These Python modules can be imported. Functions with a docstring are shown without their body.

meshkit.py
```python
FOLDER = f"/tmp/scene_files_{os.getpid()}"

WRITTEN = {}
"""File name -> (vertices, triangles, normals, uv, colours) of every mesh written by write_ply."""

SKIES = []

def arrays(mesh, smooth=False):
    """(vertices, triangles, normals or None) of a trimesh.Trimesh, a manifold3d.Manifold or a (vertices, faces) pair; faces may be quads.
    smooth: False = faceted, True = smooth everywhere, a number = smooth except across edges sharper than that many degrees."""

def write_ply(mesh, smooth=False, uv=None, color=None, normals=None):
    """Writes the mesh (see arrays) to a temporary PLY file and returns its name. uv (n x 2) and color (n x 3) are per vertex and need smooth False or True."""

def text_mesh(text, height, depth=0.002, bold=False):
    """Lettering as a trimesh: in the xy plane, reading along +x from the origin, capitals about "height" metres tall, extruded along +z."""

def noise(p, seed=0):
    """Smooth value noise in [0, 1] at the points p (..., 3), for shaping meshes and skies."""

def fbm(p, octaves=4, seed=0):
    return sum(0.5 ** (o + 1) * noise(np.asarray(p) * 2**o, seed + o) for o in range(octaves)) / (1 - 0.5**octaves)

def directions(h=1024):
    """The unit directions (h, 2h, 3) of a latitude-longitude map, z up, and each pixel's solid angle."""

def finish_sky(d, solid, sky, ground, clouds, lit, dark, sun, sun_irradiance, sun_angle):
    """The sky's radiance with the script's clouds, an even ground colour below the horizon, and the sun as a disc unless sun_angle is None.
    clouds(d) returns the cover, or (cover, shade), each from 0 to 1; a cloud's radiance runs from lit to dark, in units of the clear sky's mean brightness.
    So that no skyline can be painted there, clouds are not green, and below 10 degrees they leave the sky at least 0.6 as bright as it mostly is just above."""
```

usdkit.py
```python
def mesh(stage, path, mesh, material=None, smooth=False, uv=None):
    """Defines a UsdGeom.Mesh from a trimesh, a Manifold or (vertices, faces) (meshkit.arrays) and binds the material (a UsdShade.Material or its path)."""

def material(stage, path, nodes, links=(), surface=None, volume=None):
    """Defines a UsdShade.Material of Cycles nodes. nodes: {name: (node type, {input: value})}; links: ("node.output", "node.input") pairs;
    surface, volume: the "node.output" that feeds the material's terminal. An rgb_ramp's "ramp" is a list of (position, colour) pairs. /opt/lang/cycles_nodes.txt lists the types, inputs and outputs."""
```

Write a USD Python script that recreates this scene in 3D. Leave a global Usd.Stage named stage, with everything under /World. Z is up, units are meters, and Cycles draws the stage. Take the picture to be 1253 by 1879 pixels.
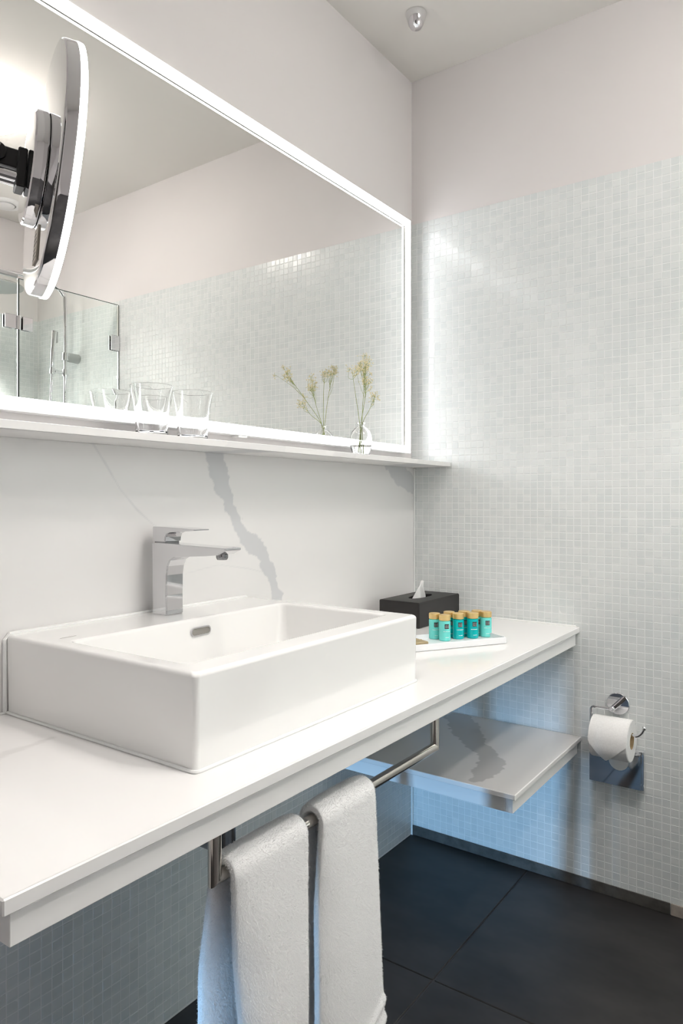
import math, numpy as np, trimesh, usdkit, meshkit
import manifold3d as m3
from shapely.geometry import Polygon, LineString, Point
from pxr import Usd, UsdGeom, UsdLux, UsdShade, Gf, Sdf, Vt

stage = Usd.Stage.CreateInMemory()
UsdGeom.SetStageUpAxis(stage, UsdGeom.Tokens.z)
UsdGeom.SetStageMetersPerUnit(stage, 1.0)
UsdGeom.Xform.Define(stage, '/World')
rng = np.random.default_rng(7)

# ------------------------------------------------------------------ camera
F_PX, HORIZON, YAW = 1299.6, 918.8, 0.6185
CAM = np.array([-2.0569, -1.177, 1.1081])
cam = UsdGeom.Camera.Define(stage, '/World/camera')
H = np.array([math.cos(YAW), math.sin(YAW), 0]); R = np.array([math.sin(YAW), -math.cos(YAW), 0]); U = np.array([0, 0, 1.0])
cam.AddTransformOp().Set(Gf.Matrix4d(*R, 0, *U, 0, *(-H), 0, *CAM, 1))
AP = 36.0
cam.CreateHorizontalApertureAttr(AP); cam.CreateVerticalApertureAttr(AP * 1879 / 1253)
cam.CreateFocalLengthAttr(F_PX / 1253 * AP)
cam.CreateVerticalApertureOffsetAttr((HORIZON - 939.5) / 1253 * AP)
cam.CreateClippingRangeAttr(Gf.Vec2f(0.02, 100))
cam.CreateExposureAttr(0.13)

# ------------------------------------------------------------------ lights (large; each lamp's own light is in its builder)
def rect_light(name, pos, look, w, h, color, power):
    l = UsdLux.RectLight.Define(stage, '/World/' + name)
    l.CreateWidthAttr(w); l.CreateHeightAttr(h); l.CreateColorAttr(Gf.Vec3f(*color)); l.CreateIntensityAttr(power)
    z = -np.array(look, float); z /= np.linalg.norm(z)
    x = np.cross([0, 0, 1.0], z); x = x / np.linalg.norm(x) if np.linalg.norm(x) > 1e-6 else np.array([1.0, 0, 0])
    y = np.cross(z, x)
    l.AddTransformOp().Set(Gf.Matrix4d(*x, 0, *y, 0, *z, 0, *pos, 1))
    return l
DAYLIGHT = 780.0
DAY, WARM, LED = (0.30, 0.60, 1.0), (1.0, 0.943, 0.893), (0.97, 0.985, 1.0)
# daylight outside the low window in the end wall
rect_light('daylight', (-6.5, -0.20, 0.52), (1, 0.0, 0), 0.24, 0.46, DAY, DAYLIGHT)
LAMP_OPAL, LAMP_DOWN, LAMP_ROOM, LAMP_SHOWER, BAND, RING = 35.0, 165.0, 2600.0, 300.0, 9.0, 18.0

# ------------------------------------------------------------------ materials
L = '/World/Looks/'
UsdGeom.Scope.Define(stage, '/World/Looks')
def mat(name, color, rough=0.5, metal=0.0, bump=None, **kw):
    nodes = {'p': ('principled_bsdf', {'base_color': color, 'roughness': rough, 'metallic': metal, **kw})}
    links = []
    if bump:
        sc, st, di = bump
        nodes['g'] = ('geometry', {}); nodes['n'] = ('noise_texture', {'scale': sc, 'detail': 3.0}); nodes['b'] = ('bump', {'strength': st, 'distance': di})
        links += [('g.position', 'n.vector'), ('n.fac', 'b.height'), ('b.normal', 'p.normal')]
    return usdkit.material(stage, L + name, nodes, links, surface='p.BSDF')
def emit(name, color, strength):
    return usdkit.material(stage, L + name, {'e': ('emission', {'color': color, 'strength': strength})}, [], surface='e.emission')

def mottled(name, c1, c2, scale, rough, lo=0.35, hi=0.65, bump=0.0, dist=0.001, detail=6.0, stretch=(1, 1, 1), **kw):
    nodes = {'g': ('geometry', {}), 'm': ('mapping', {'scale': stretch}), 'n': ('noise_texture', {'scale': scale, 'detail': detail, 'roughness': 0.6}),
             'r': ('rgb_ramp', {'ramp': [(0, c1), (lo, c1), (hi, c2), (1, c2)]}), 'p': ('principled_bsdf', {'roughness': rough, **kw})}
    links = [('g.position', 'm.vector'), ('m.vector', 'n.vector'), ('n.fac', 'r.fac'), ('r.color', 'p.base_color')]
    if bump:
        nodes['b'] = ('bump', {'strength': bump, 'distance': dist}); links += [('n.fac', 'b.height'), ('b.normal', 'p.normal')]
    return usdkit.material(stage, L + name, nodes, links, surface='p.BSDF')

PITCH = 0.0215
def mosaic(name, warm):
    """glass mosaic: each tile its own tone, taken from the cell it lies in"""
    a = np.array((0.66, 0.695, 0.695)); b = np.array((0.725, 0.75, 0.745))
    nodes = {'g': ('geometry', {}), 'o': ('vector_math', {'math_type': 'add', 'vector2': (0.0005, 0.0005, -0.032 + 0.0005 + 10 * PITCH)}),
             'd': ('vector_math', {'math_type': 'scale', 'scale': 1 / PITCH}), 'f': ('vector_math', {'math_type': 'floor'}),
             'w': ('white_noise_texture', {'dimensions': '3D'}),
             'r': ('rgb_ramp', {'ramp': [(0, a), (0.12, a * 0.985 + b * 0.02), (0.5, (a + b) / 2), (1, b)]}),
             'c': ('noise_texture', {'scale': 160.0, 'detail': 2.0}), 'b': ('bump', {'strength': 0.2, 'distance': 0.0005}),
             'p': ('principled_bsdf', {'roughness': 0.21, 'coat_weight': 0.25, 'coat_roughness': 0.09, 'specular_ior_level': 0.4})}
    links = [('g.position', 'o.vector1'), ('o.vector', 'd.vector1'), ('d.vector', 'f.vector1'), ('f.vector', 'w.vector'), ('w.value', 'r.fac'), ('r.color', 'p.base_color'),
             ('g.position', 'c.vector'), ('c.fac', 'b.height'), ('b.normal', 'p.normal')]
    return usdkit.material(stage, L + name, nodes, links, surface='p.BSDF')

def veined(name, base, vein, rough=0.35, **kw):
    nodes = {'a': ('attribute', {'attribute': 'vein'}), 'm': ('mix', {'color1': base, 'color2': vein}), 'p': ('principled_bsdf', {'roughness': rough, **kw})}
    return usdkit.material(stage, L + name, nodes, [('a.fac', 'm.fac'), ('m.color', 'p.base_color')], surface='p.BSDF')

M_PAINT = mat('wall_paint', (0.72, 0.69, 0.685), 0.7, bump=(260, 0.05, 0.0005))
M_CEIL = mat('ceiling_paint', (0.74, 0.715, 0.68), 0.75)
M_TILE = mosaic('mosaic_glass', False)
M_GROUT = mat('grout', (0.785, 0.80, 0.80), 0.8)
M_SEAL = mat('silicone', (0.86, 0.87, 0.86), 0.4)
M_SLAB = mottled('slab_white', (0.84, 0.835, 0.83), (0.87, 0.865, 0.86), 3.0, 0.16, specular_ior_level=0.5)
M_VEIN = veined('slab_veined', (0.80, 0.79, 0.785), (0.62, 0.625, 0.64), 0.38)
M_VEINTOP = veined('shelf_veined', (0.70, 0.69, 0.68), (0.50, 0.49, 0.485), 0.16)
M_COUNTER = veined('counter_veined', (0.86, 0.855, 0.85), (0.62, 0.61, 0.60), 0.14)
M_APRON = mat('apron_white', (0.86, 0.855, 0.85), 0.35)
M_CERAMIC = mat('ceramic', (0.86, 0.86, 0.85), 0.06, specular_ior_level=0.5, coat_weight=0.5, coat_roughness=0.03)
M_CHROME = mat('chrome', (0.80, 0.80, 0.82), 0.035, 1.0)
M_TAP = mat('tap_chrome', (0.66, 0.66, 0.675), 0.04, 1.0)
M_NICKEL = mat('polished_steel', (0.78, 0.74, 0.69), 0.07, 1.0)
M_DARKCHROME = mat('dark_chrome', (0.30, 0.30, 0.31), 0.12, 1.0)
M_SIPHON = mat('siphon_steel', (0.42, 0.42, 0.43), 0.18, 1.0)
M_BLACK = mat('black_plastic', (0.015, 0.015, 0.016), 0.3)
M_MIRROR = mat('mirror_silver', (0.90, 0.895, 0.875), 0.0, 1.0)
M_FRAME = mat('frame_white', (0.80, 0.80, 0.79), 0.35)
M_EDGE = mat('mirror_edge', (0.25, 0.24, 0.22), 0.3)
M_BAND = emit('led_band', LED, BAND)
M_RING = emit('led_ring', LED, RING)
M_OPAL = emit('opal_lamp', WARM, LAMP_OPAL)
M_FLOOR = mottled('slate_tile', (0.0165, 0.0155, 0.0158), (0.050, 0.0465, 0.0455), 6.0, 0.48, 0.36, 0.76, bump=0.25, dist=0.0012, detail=10.0, stretch=(1, 0.55, 1))
M_FLOORJOINT = mat('floor_joint', (0.05, 0.05, 0.055), 0.8)
M_SKIRT = mottled('skirting_metal', (0.055, 0.052, 0.047), (0.10, 0.095, 0.088), 30.0, 0.4)
M_SKIRT2 = mottled('skirting_pale', (0.30, 0.26, 0.22), (0.42, 0.37, 0.33), 40.0, 0.5)
M_TISSUEBOX = mat('box_black', (0.008, 0.0065, 0.0065), 0.45, bump=(300, 0.1, 0.0003))
M_TISSUE = mat('tissue', (0.86, 0.86, 0.86), 0.9)
M_ROLL = mottled('paper_roll', (0.82, 0.815, 0.81), (0.88, 0.875, 0.87), 180.0, 0.9, bump=0.3, dist=0.0006)
M_CORE = mat('cardboard', (0.45, 0.33, 0.19), 0.9)
M_TRAY = mat('tray_white', (0.84, 0.85, 0.87), 0.2)
M_GOLD = mat('gold_cap', (0.86, 0.63, 0.29), 0.36, 0.8)
M_SOAP = mat('soap_paper', (0.42, 0.34, 0.20), 0.5, 0.2)
M_TEAL = mat('teal_plastic', (0.0, 0.60, 0.62), 0.12, specular_ior_level=0.5, transmission_weight=0.25)
M_MINT = mat('mint_plastic', (0.20, 0.84, 0.78), 0.18, transmission_weight=0.1)
M_LABEL = mat('label_black', (0.012, 0.012, 0.014), 0.35)
M_PRINT = mat('print_white', (0.85, 0.9, 0.9), 0.5)
M_GLASS = mat('clear_glass', (1, 1, 1), 0.0, transmission_weight=1.0, ior=1.47)
M_WATER = mat('water', (1, 1, 1), 0.0, transmission_weight=1.0, ior=1.33)
M_STEM = mat('stem_green', (0.26, 0.31, 0.11), 0.6)
M_BUD = mat('bud_cream', (0.68, 0.61, 0.40), 0.8)
M_TOWEL = mottled('terry_white', (0.90, 0.90, 0.905), (0.94, 0.94, 0.94), 420.0, 0.95, bump=0.3, dist=0.001, sheen_weight=0.3)
M_STICKER = mat('sticker_paper', (0.55, 0.50, 0.42), 0.6)
M_INK = mat('sticker_ink', (0.12, 0.11, 0.10), 0.6)
M_SHOWERHEAD = mat('shower_grey', (0.42, 0.43, 0.43), 0.3, 0.7)
M_PANE = usdkit.material(stage, L + 'pane_glass', {'t': ('transparent_bsdf', {'color': (0.955, 0.975, 0.96)}), 'g': ('glossy_bsdf', {'color': (1, 1, 1), 'roughness': 0.0}), 'f': ('fresnel', {'IOR': 1.35}), 'm': ('mix_closure', {})},
                         [('f.fac', 'm.fac'), ('t.BSDF', 'm.closure1'), ('g.BSDF', 'm.closure2')], surface='m.closure')
M_PANEEDGE = mat('pane_edge', (0.05, 0.06, 0.055), 0.8)
M_DOOR = mat('door_dark', (0.05, 0.045, 0.04), 0.4)

# ------------------------------------------------------------------ helpers
taken = {}
def numbered(parent, name):
    k = (parent, name); n = taken.get(k, 0); taken[k] = n + 1
    return name if n == 0 else f'{name}_{n:03d}'
def path_of(parent): return '/World' if parent is None else str(parent.GetPath())
def data(p, label=None, cat=None, group=None, kind=None):
    for k, v in (('label', label), ('category', cat), ('group', group), ('kind', kind)):
        if v: p.SetCustomDataByKey(k, v)
    return p
def thing(name, label=None, cat=None, loc=(0, 0, 0), group=None, kind=None, rotz=0.0):
    q = UsdGeom.Xform.Define(stage, '/World/' + numbered('/World', name))
    q.AddTranslateOp().Set(Gf.Vec3d(*map(float, loc)))
    if rotz: q.AddRotateZOp().Set(rotz)
    OFF[str(q.GetPath())] = (np.array(loc, float), math.radians(rotz))
    return data(q.GetPrim(), label, cat, group, kind)
OFF = {}
def cat_(meshes):
    out = []
    for m in meshes:
        v, f, _ = meshkit.arrays(m)
        out.append(trimesh.Trimesh(v, f, process=False))
    return trimesh.util.concatenate(out)
def part(name, mesh, material, parent=None, smooth=False, label=None, kind=None, local=False, cat=None, group=None):
    """mesh in world coordinates unless local; it is brought into the frame of its thing"""
    if isinstance(mesh, list): mesh = cat_(mesh)
    v, f, _ = meshkit.arrays(mesh)
    if parent is not None and not local:
        top = '/'.join(str(parent.GetPath()).split('/')[:3])
        if top in OFF:
            o, a = OFF[top]; v = v - o
            if a: c, s = math.cos(-a), math.sin(-a); v = v @ np.array([[c, s, 0], [-s, c, 0], [0, 0, 1]])
    pp = path_of(parent)
    m = usdkit.mesh(stage, pp + '/' + numbered(pp, name), trimesh.Trimesh(v, f, process=False), material, smooth=smooth)
    return data(m.GetPrim(), label, cat, group, kind)

def box(x0, x1, y0, y1, z0, z1, r=0.0, seg=3):
    if r <= 0:
        b = trimesh.creation.box((x1 - x0, y1 - y0, z1 - z0)); b.apply_translation(((x0 + x1) / 2, (y0 + y1) / 2, (z0 + z1) / 2)); return b
    pts = []
    if seg <= 1:
        for x in (x0, x1):
            for y in (y0, y1):
                for z in (z0, z1):
                    sx, sy, sz = (1 if x == x0 else -1), (1 if y == y0 else -1), (1 if z == z0 else -1)
                    pts += [(x, y + sy * r, z + sz * r), (x + sx * r, y, z + sz * r), (x + sx * r, y + sy * r, z)]
        return m3.Manifold.hull_points(np.array(pts, float))
    s = m3.Manifold.sphere(r, seg * 4)
    return m3.Manifold.batch_hull([s.translate((x, y, z)) for x in (x0 + r, x1 - r) for y in (y0 + r, y1 - r) for z in (z0 + r, z1 - r)])
def lathe(profile, center=(0, 0, 0), axis=(0, 0, 1), n=48):
    m = trimesh.creation.revolve(np.array(profile, float), sections=n)
    a = np.array(axis, float); a /= np.linalg.norm(a)
    T = trimesh.geometry.align_vectors([0, 0, 1], a); m.apply_transform(T); m.apply_translation(center)
    return m
def tube(pts, r, n=14, caps=True):
    pts = np.array(pts, float); k = len(pts); r = np.broadcast_to(np.asarray(r, float), (k,))
    tg = np.gradient(pts, axis=0); tg /= np.linalg.norm(tg, axis=1, keepdims=True)
    up = np.array([0, 0, 1.0]) if abs(tg[0][2]) < 0.9 else np.array([1.0, 0, 0])
    u = np.cross(tg[0], up); u /= np.linalg.norm(u); V = []
    for i in range(k):
        u = u - tg[i] * (u @ tg[i]); u /= np.linalg.norm(u); w = np.cross(tg[i], u)
        t = np.arange(n) * 2 * np.pi / n
        V.append(pts[i] + r[i] * (np.outer(np.cos(t), u) + np.outer(np.sin(t), w)))
    V = np.vstack(V); Fc = []
    for i in range(k - 1):
        for j in range(n):
            a, b = i * n + j, i * n + (j + 1) % n
            Fc += [(a, b, b + n), (a, b + n, a + n)]
    if caps:
        c0, c1 = len(V), len(V) + 1; V = np.vstack([V, pts[0], pts[-1]])
        for j in range(n):
            Fc += [(c0, (j + 1) % n, j), (c1, (k - 1) * n + j, (k - 1) * n + (j + 1) % n)]
    return trimesh.Trimesh(V, np.array(Fc), process=False)
def bez(pts, n=12):
    """smooth curve (Catmull-Rom) through points"""
    P = np.array(pts, float); P = np.vstack([2 * P[0] - P[1], P, 2 * P[-1] - P[-2]]); out = []
    for i in range(1, len(P) - 2):
        t = np.linspace(0, 1, n, endpoint=False)[:, None]; a, b, c, d = P[i - 1:i + 3]
        out.append(0.5 * (2 * b + (c - a) * t + (2 * a - 5 * b + 4 * c - d) * t**2 + (3 * b - a - 3 * c + d) * t**3))
    return np.vstack(out + [P[-2:-1]])
def extr(poly, h, T=None):
    m = trimesh.creation.extrude_polygon(poly, h, engine='earcut')
    if T is not None: m.apply_transform(T)
    return m
def frame_T(o, ex, ey, ez):
    T = np.eye(4); T[:3, 0], T[:3, 1], T[:3, 2], T[:3, 3] = ex, ey, ez, o; return T
def project(P):
    d = np.asarray(P, float) - CAM; z = d @ H
    return np.stack([626.5 + F_PX * (d @ R) / z, HORIZON - F_PX * d[..., 2] / z], -1), z

# ------------------------------------------------------------------ the room
RX, RY, RZ, TILE_TOP = -2.7, -2.25, 2.50, 2.026
floor = thing('floor', 'dark slate coloured floor of large stone-look tiles', 'floor', kind='structure')
part('screed', box(RX - 4.0, 0.12, RY - .1, 0.12, -0.1, -0.003), M_FLOORJOINT, floor)
for i in range(6):
    for j in range(5):
        x1 = -0.002 - 0.6 * i; y1 = 0.198 - 0.6 * j
        xa, xb, ya, yb = max(x1 - 0.596, RX), x1, max(y1 - 0.596, RY), min(y1, -0.0005)
        if xb > xa + .01 and yb > ya + .01: part('tile', box(xa, xb, ya, yb, -0.012, 0, 0.0015, 1), M_FLOOR, floor)
ceiling = part('ceiling', box(RX - .1, 0.12, RY - .1, 0.12, RZ, RZ + 0.1), M_CEIL, None, kind='structure', label='plain matte off-white ceiling', cat='ceiling')

def tile_mesh(cells, o, eu, ev, en, seed):
    """bevelled mosaic pieces: (n,2) cell indices; each a frustum standing 1.6 mm proud, slightly out of true"""
    g = np.random.default_rng(seed); n = len(cells); half, inset, hgt = 0.0200 / 2, 0.0006, 0.0006
    c = (np.array(cells) + 0.5) * PITCH + g.normal(0, 0.00012, (n, 2))
    sg = np.array([(-1, -1), (1, -1), (1, 1), (-1, 1)], float)
    tilt = np.clip(g.normal(0, 0.010, (n, 2)), -.016, .016); dh = g.normal(0, 0.00008, n)
    V = np.zeros((n, 8, 3))
    for k in range(4):
        lo = c + sg[k] * half; hi = c + sg[k] * (half - inset)
        hh = hgt + dh + (tilt * sg[k]).sum(1) * half
        V[:, k] = o + lo[:, :1] * eu + lo[:, 1:] * ev
        V[:, 4 + k] = o + hi[:, :1] * eu + hi[:, 1:] * ev + hh[:, None] * en
    f = [(4, 5, 6), (4, 6, 7)]
    for k in range(4):
        a, b = k, (k + 1) % 4; f += [(a, b, b + 4), (a, b + 4, a + 4)]
    f = np.array(f)
    if np.dot(np.cross(eu, ev), en) < 0: f = f[:, ::-1]
    return V, f
def mosaic_wall(wall, ncol, nrow, o, eu, ev, en, seed, singles=300, skip=lambda P: np.zeros(len(P), bool)):
    o, eu, ev, en = map(lambda q: np.array(q, float), (o, eu, ev, en))
    cells = np.array([(i, j) for i in range(ncol) for j in range(nrow)])
    V, f = tile_mesh(cells, o, eu, ev, en, seed)
    C = V[:, 4:].mean(1); px, z = project(C)
    view = (z > .1) & (px[:, 0] > 4) & (px[:, 0] < 1249) & (px[:, 1] > 4) & (px[:, 1] < 1875) & ~skip(px)
    d = CAM - C; area = np.abs(d @ en) / np.linalg.norm(d, axis=1) ** 3
    pick = np.argsort(-np.where(view, area, 0))[:singles] if singles else np.array([], int)
    rest = np.setdiff1d(np.arange(len(cells)), pick)
    nv = V[rest].reshape(-1, 3); nf = (f[None] + 8 * np.arange(len(rest))[:, None, None]).reshape(-1, 3)
    part('tile_field', (nv, nf), M_TILE, wall, kind='stuff', label='field of small pale glass mosaic tiles')
    for k in pick: part('tile', (V[k], f), M_TILE, wall)

wall_right = thing('wall_right', 'end wall clad in small pale grey-green glass mosaic below smooth white paint', 'wall', kind='structure')
part('plaster', box(0.0, 0.12, RY - .1, 0.12, 0, RZ), M_PAINT, wall_right)
part('grout_bed', box(-0.0012, 0.0005, RY, 0, 0, TILE_TOP - .001), M_GROUT, wall_right)
def hidden_right(px):   # behind the worktop, shelf and towels
    return (px[:, 0] < 1075) & (px[:, 1] > 1130) & (px[:, 1] < 1500) | (px[:, 0] < 760) | (px[:, 0] > 1075) & (px[:, 0] < 1195) & (px[:, 1] > 1265) & (px[:, 1] < 1460)
mosaic_wall(wall_right, 104, 93, (-0.0010, 0, TILE_TOP - 93 * PITCH), (0, -1, 0), (0, 0, 1), (-1, 0, 0), 11, skip=hidden_right)

wall_left = thing('wall_left', 'side wall behind the basin, white painted above and mosaic below the worktop', 'wall', kind='structure')
part('plaster', box(RX - .1, 0.12, 0.0, 0.12, 0, RZ), M_PAINT, wall_left)
part('grout_bed', box(-1.98, 0.0, -0.0012, 0.0005, 0, 0.735), M_GROUT, wall_left)
def hidden_left(px): return (px[:, 1] < 1740 - 0.475 * px[:, 0]) | (px[:, 0] > 395)
mosaic_wall(wall_left, 92, 34, (-0.0015, -0.0010, 0.004), (-1, 0, 0), (0, 0, 1), (0, -1, 0), 12, skip=hidden_left)

wall_back = thing('wall_back', 'long wall behind the shower, mosaic below white paint, seen in the mirror', 'wall', kind='structure')
part('plaster', box(RX - .1, 0.12, RY - .12, RY, 0, RZ), M_PAINT, wall_back)
part('grout_bed', box(-1.3, 0.0, RY - .0005, RY + .0012, 0, TILE_TOP - .001), M_GROUT, wall_back)
mosaic_wall(wall_back, 60, 93, (-0.001, RY + .0010, TILE_TOP - 93 * PITCH), (-1, 0, 0), (0, 0, 1), (0, 1, 0), 13, singles=0)

WY0, WY1, WZ0, WZ1 = -0.44, -0.03, 0.06, 0.53      # low window in the end wall
DY0, DY1, DZ = -1.75, -0.90, 2.05
wall_front = thing('wall_front', 'painted end wall with a low window and the door, behind the camera', 'wall', kind='structure')
part('plaster', [box(RX - .1, RX, RY, WY0, 0, RZ), box(RX - .1, RX, WY1, 0, 0, RZ), box(RX - .1, RX, WY0, WY1, WZ1, RZ), box(RX - .1, RX, WY0, WY1, 0, WZ0)], M_PAINT, wall_front)
w1 = thing('window_1', 'low window in the end wall behind the camera', 'window', kind='structure')
part('window_frame', [box(RX - .07, RX - .03, WY0, WY0 + .02, WZ0, WZ1), box(RX - .07, RX - .03, WY1 - .02, WY1, WZ0, WZ1), box(RX - .07, RX - .03, WY0 + .02, WY1 - .02, WZ0, WZ0 + .02), box(RX - .07, RX - .03, WY0 + .02, WY1 - .02, WZ1 - .02, WZ1)], M_FRAME, w1)
part('pane', box(RX - .052, RX - .048, WY0 + .02, WY1 - .02, WZ0 + .02, WZ1 - .02), M_PANE, w1)
d1 = thing('door_1', 'dark closed door in the end wall behind the camera', 'door', kind='structure')
part('leaf', box(RX + .001, RX + .030, DY0, DY1, .006, DZ, .002, 1), M_DOOR, d1)
part('door_handle', tube([(RX + .031, DY1 - .07, 1.03), (RX + .075, DY1 - .07, 1.03), (RX + .08, DY1 - .09, 1.03), (RX + .08, DY1 - .19, 1.03)], .009, 12), M_CHROME, d1, smooth=40)

# skirting and sealant lines
bb = thing('baseboard_right', 'low dark metal skirting at the foot of the mosaic wall, pale at its near end', 'skirting', kind='structure')
part('strip', box(-0.006, -0.0028, -0.795, -0.004, 0.001, 0.0322, 0.0006, 1), M_SKIRT, bb)
part('strip', box(-0.006, -0.0028, RY, -0.797, 0.001, 0.0322, 0.0006, 1), M_SKIRT2, bb, label='pale worn skirting strip')
t1 = thing('trim_1', 'white sealant line down the corner under the worktop', 'sealant', kind='structure')
part('bead', tube([(-0.004, -0.004, 0.0), (-0.004, -0.004, 0.69)], 0.0035, 8), M_SEAL, t1)
t2 = thing('trim_2', 'white sealant line down the corner beside the tissue box', 'sealant', kind='structure')
part('bead', tube([(-0.0045, -0.0125, 0.748), (-0.0045, -0.0125, 1.214)], 0.003, 8), M_SEAL, t2)

# ------------------------------------------------------------------ veined slabs
def vein_amount(uv, lines):
    """0..1 mask of stone veins: lines = [(points (u,v), widths, strength)]; ragged edges"""
    out = np.zeros(len(uv)); p3 = np.c_[uv, np.zeros(len(uv))]
    rag = (meshkit.fbm(p3 * 55, 4, 3) - .5) * 2
    for pts, wid, st in lines:
        pts = np.array(pts, float); best = np.full(len(uv), 1e9); w = np.zeros(len(uv))
        for i in range(len(pts) - 1):
            a, b = pts[i], pts[i + 1]; t = np.clip(((uv - a) @ (b - a)) / ((b - a) @ (b - a)), 0, 1)
            d = np.linalg.norm(uv - a - t[:, None] * (b - a), axis=1); ww = wid[i] + t * (wid[i + 1] - wid[i]); s = d - ww
            m = s < best; best = np.where(m, s, best); w = np.where(m, ww, w)
        edge = best + rag * np.minimum(0.013, w * 0.75)
        out = np.maximum(out, st * np.clip(0.5 - edge / 0.0022, 0, 1))
    return out
def vein_plate(name, o, eu, ev, lu, lv, step, lines, material, parent, uvmap=None):
    """a fine grid just proud of its slab, with the vein mask as a primvar"""
    nu, nv = int(lu / step) + 1, int(lv / step) + 1
    uu, vv = np.meshgrid(np.linspace(0, lu, nu), np.linspace(0, lv, nv), indexing='ij')
    uv = np.c_[uu.ravel(), vv.ravel()]; o, eu, ev = (np.array(q, float) for q in (o, eu, ev))
    V = o + uv[:, :1] * eu + uv[:, 1:] * ev
    idx = np.arange(nu * nv).reshape(nu, nv)
    q = np.stack([idx[:-1, :-1], idx[1:, :-1], idx[1:, 1:], idx[:-1, 1:]], -1).reshape(-1, 4)
    prim = part(name, (V, q), material, parent)
    vals = vein_amount(V[:, uvmap] if uvmap else uv, lines).astype(np.float32)
    UsdGeom.PrimvarsAPI(prim).CreatePrimvar('vein', Sdf.ValueTypeNames.FloatArray, 'vertex').Set(Vt.FloatArray.FromNumpy(vals))
    return prim

SPL = -0.010    # face of the splashback
XL = -1.98
splash = thing('splashback', 'pale stone splashback with broad grey veins behind the basin', 'splashback', kind='structure')
part('slab', box(XL, -0.0015, SPL + .0004, -0.0005, 0.7465, 1.217), M_SLAB, splash)
SV = [([(-.915, 1.225), (-.905, 1.19), (-.890, 1.14), (-.865, 1.10), (-.838, 1.05), (-.805, 1.015), (-.772, .995), (-.742, .965), (-.722, .93), (-.705, .89), (-.692, .86)], [.030, .027, .020, .018, .019, .022, .024, .020, .016, .016, .018], 1.0),
      ([(-.135, 1.235), (-.10, 1.20), (-.055, 1.175), (.01, 1.15)], [.05, .042, .034, .03], 0.9),
      ([(-1.235, 1.22), (-1.205, 1.18), (-1.17, 1.13), (-1.13, 1.09), (-1.09, 1.06), (-1.0, 1.01)], [.0015, .002, .0008, .0018, .0008, .0002], 0.55),
      ([(-1.0, .95), (-.9, .962), (-.8, .945), (-.74, .93)], [.0006, .001, .001, .0006], 0.35)]
vein_plate('face', (XL, SPL, 0.7465), (1, 0, 0), (0, 0, 1), -0.0015 - XL, 0.470, 0.0028, SV, M_VEIN, splash, [0, 2])

SHY, SHZ0, SHZ1 = -0.1445, 1.2172, 1.2312
shelf = thing('wall_shelf', 'long thin stone shelf under the lit mirror', 'shelf', (XL, 0, SHZ0))
part('slab', box(XL, -0.0030, SHY + .0003, -0.0005, SHZ0 + .0003, SHZ1, 0.0008, 1), M_SLAB, shelf)
SU = [([(-.90, -.15), (-.905, -.08), (-.915, 0)], [.05, .04, .03], 1.0), ([(-.20, -.15), (-.15, -.06), (-.13, 0)], [.06, .055, .05], 0.9)]
vein_plate('underside', (XL + .002, -0.0012, SHZ0), (1, 0, 0), (0, -1, 0), -0.0035 - XL - .002, 0.142, 0.0028, SU, M_VEIN, shelf, [0, 1])
SFr = [([(-.98, 1.22), (-.86, 1.23)], [.03, .03], 0.25), ([(-.62, 1.22), (-.56, 1.23)], [.02, .02], 0.2), ([(-.20, 1.22), (-.12, 1.23)], [.02, .02], .2)]
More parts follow.
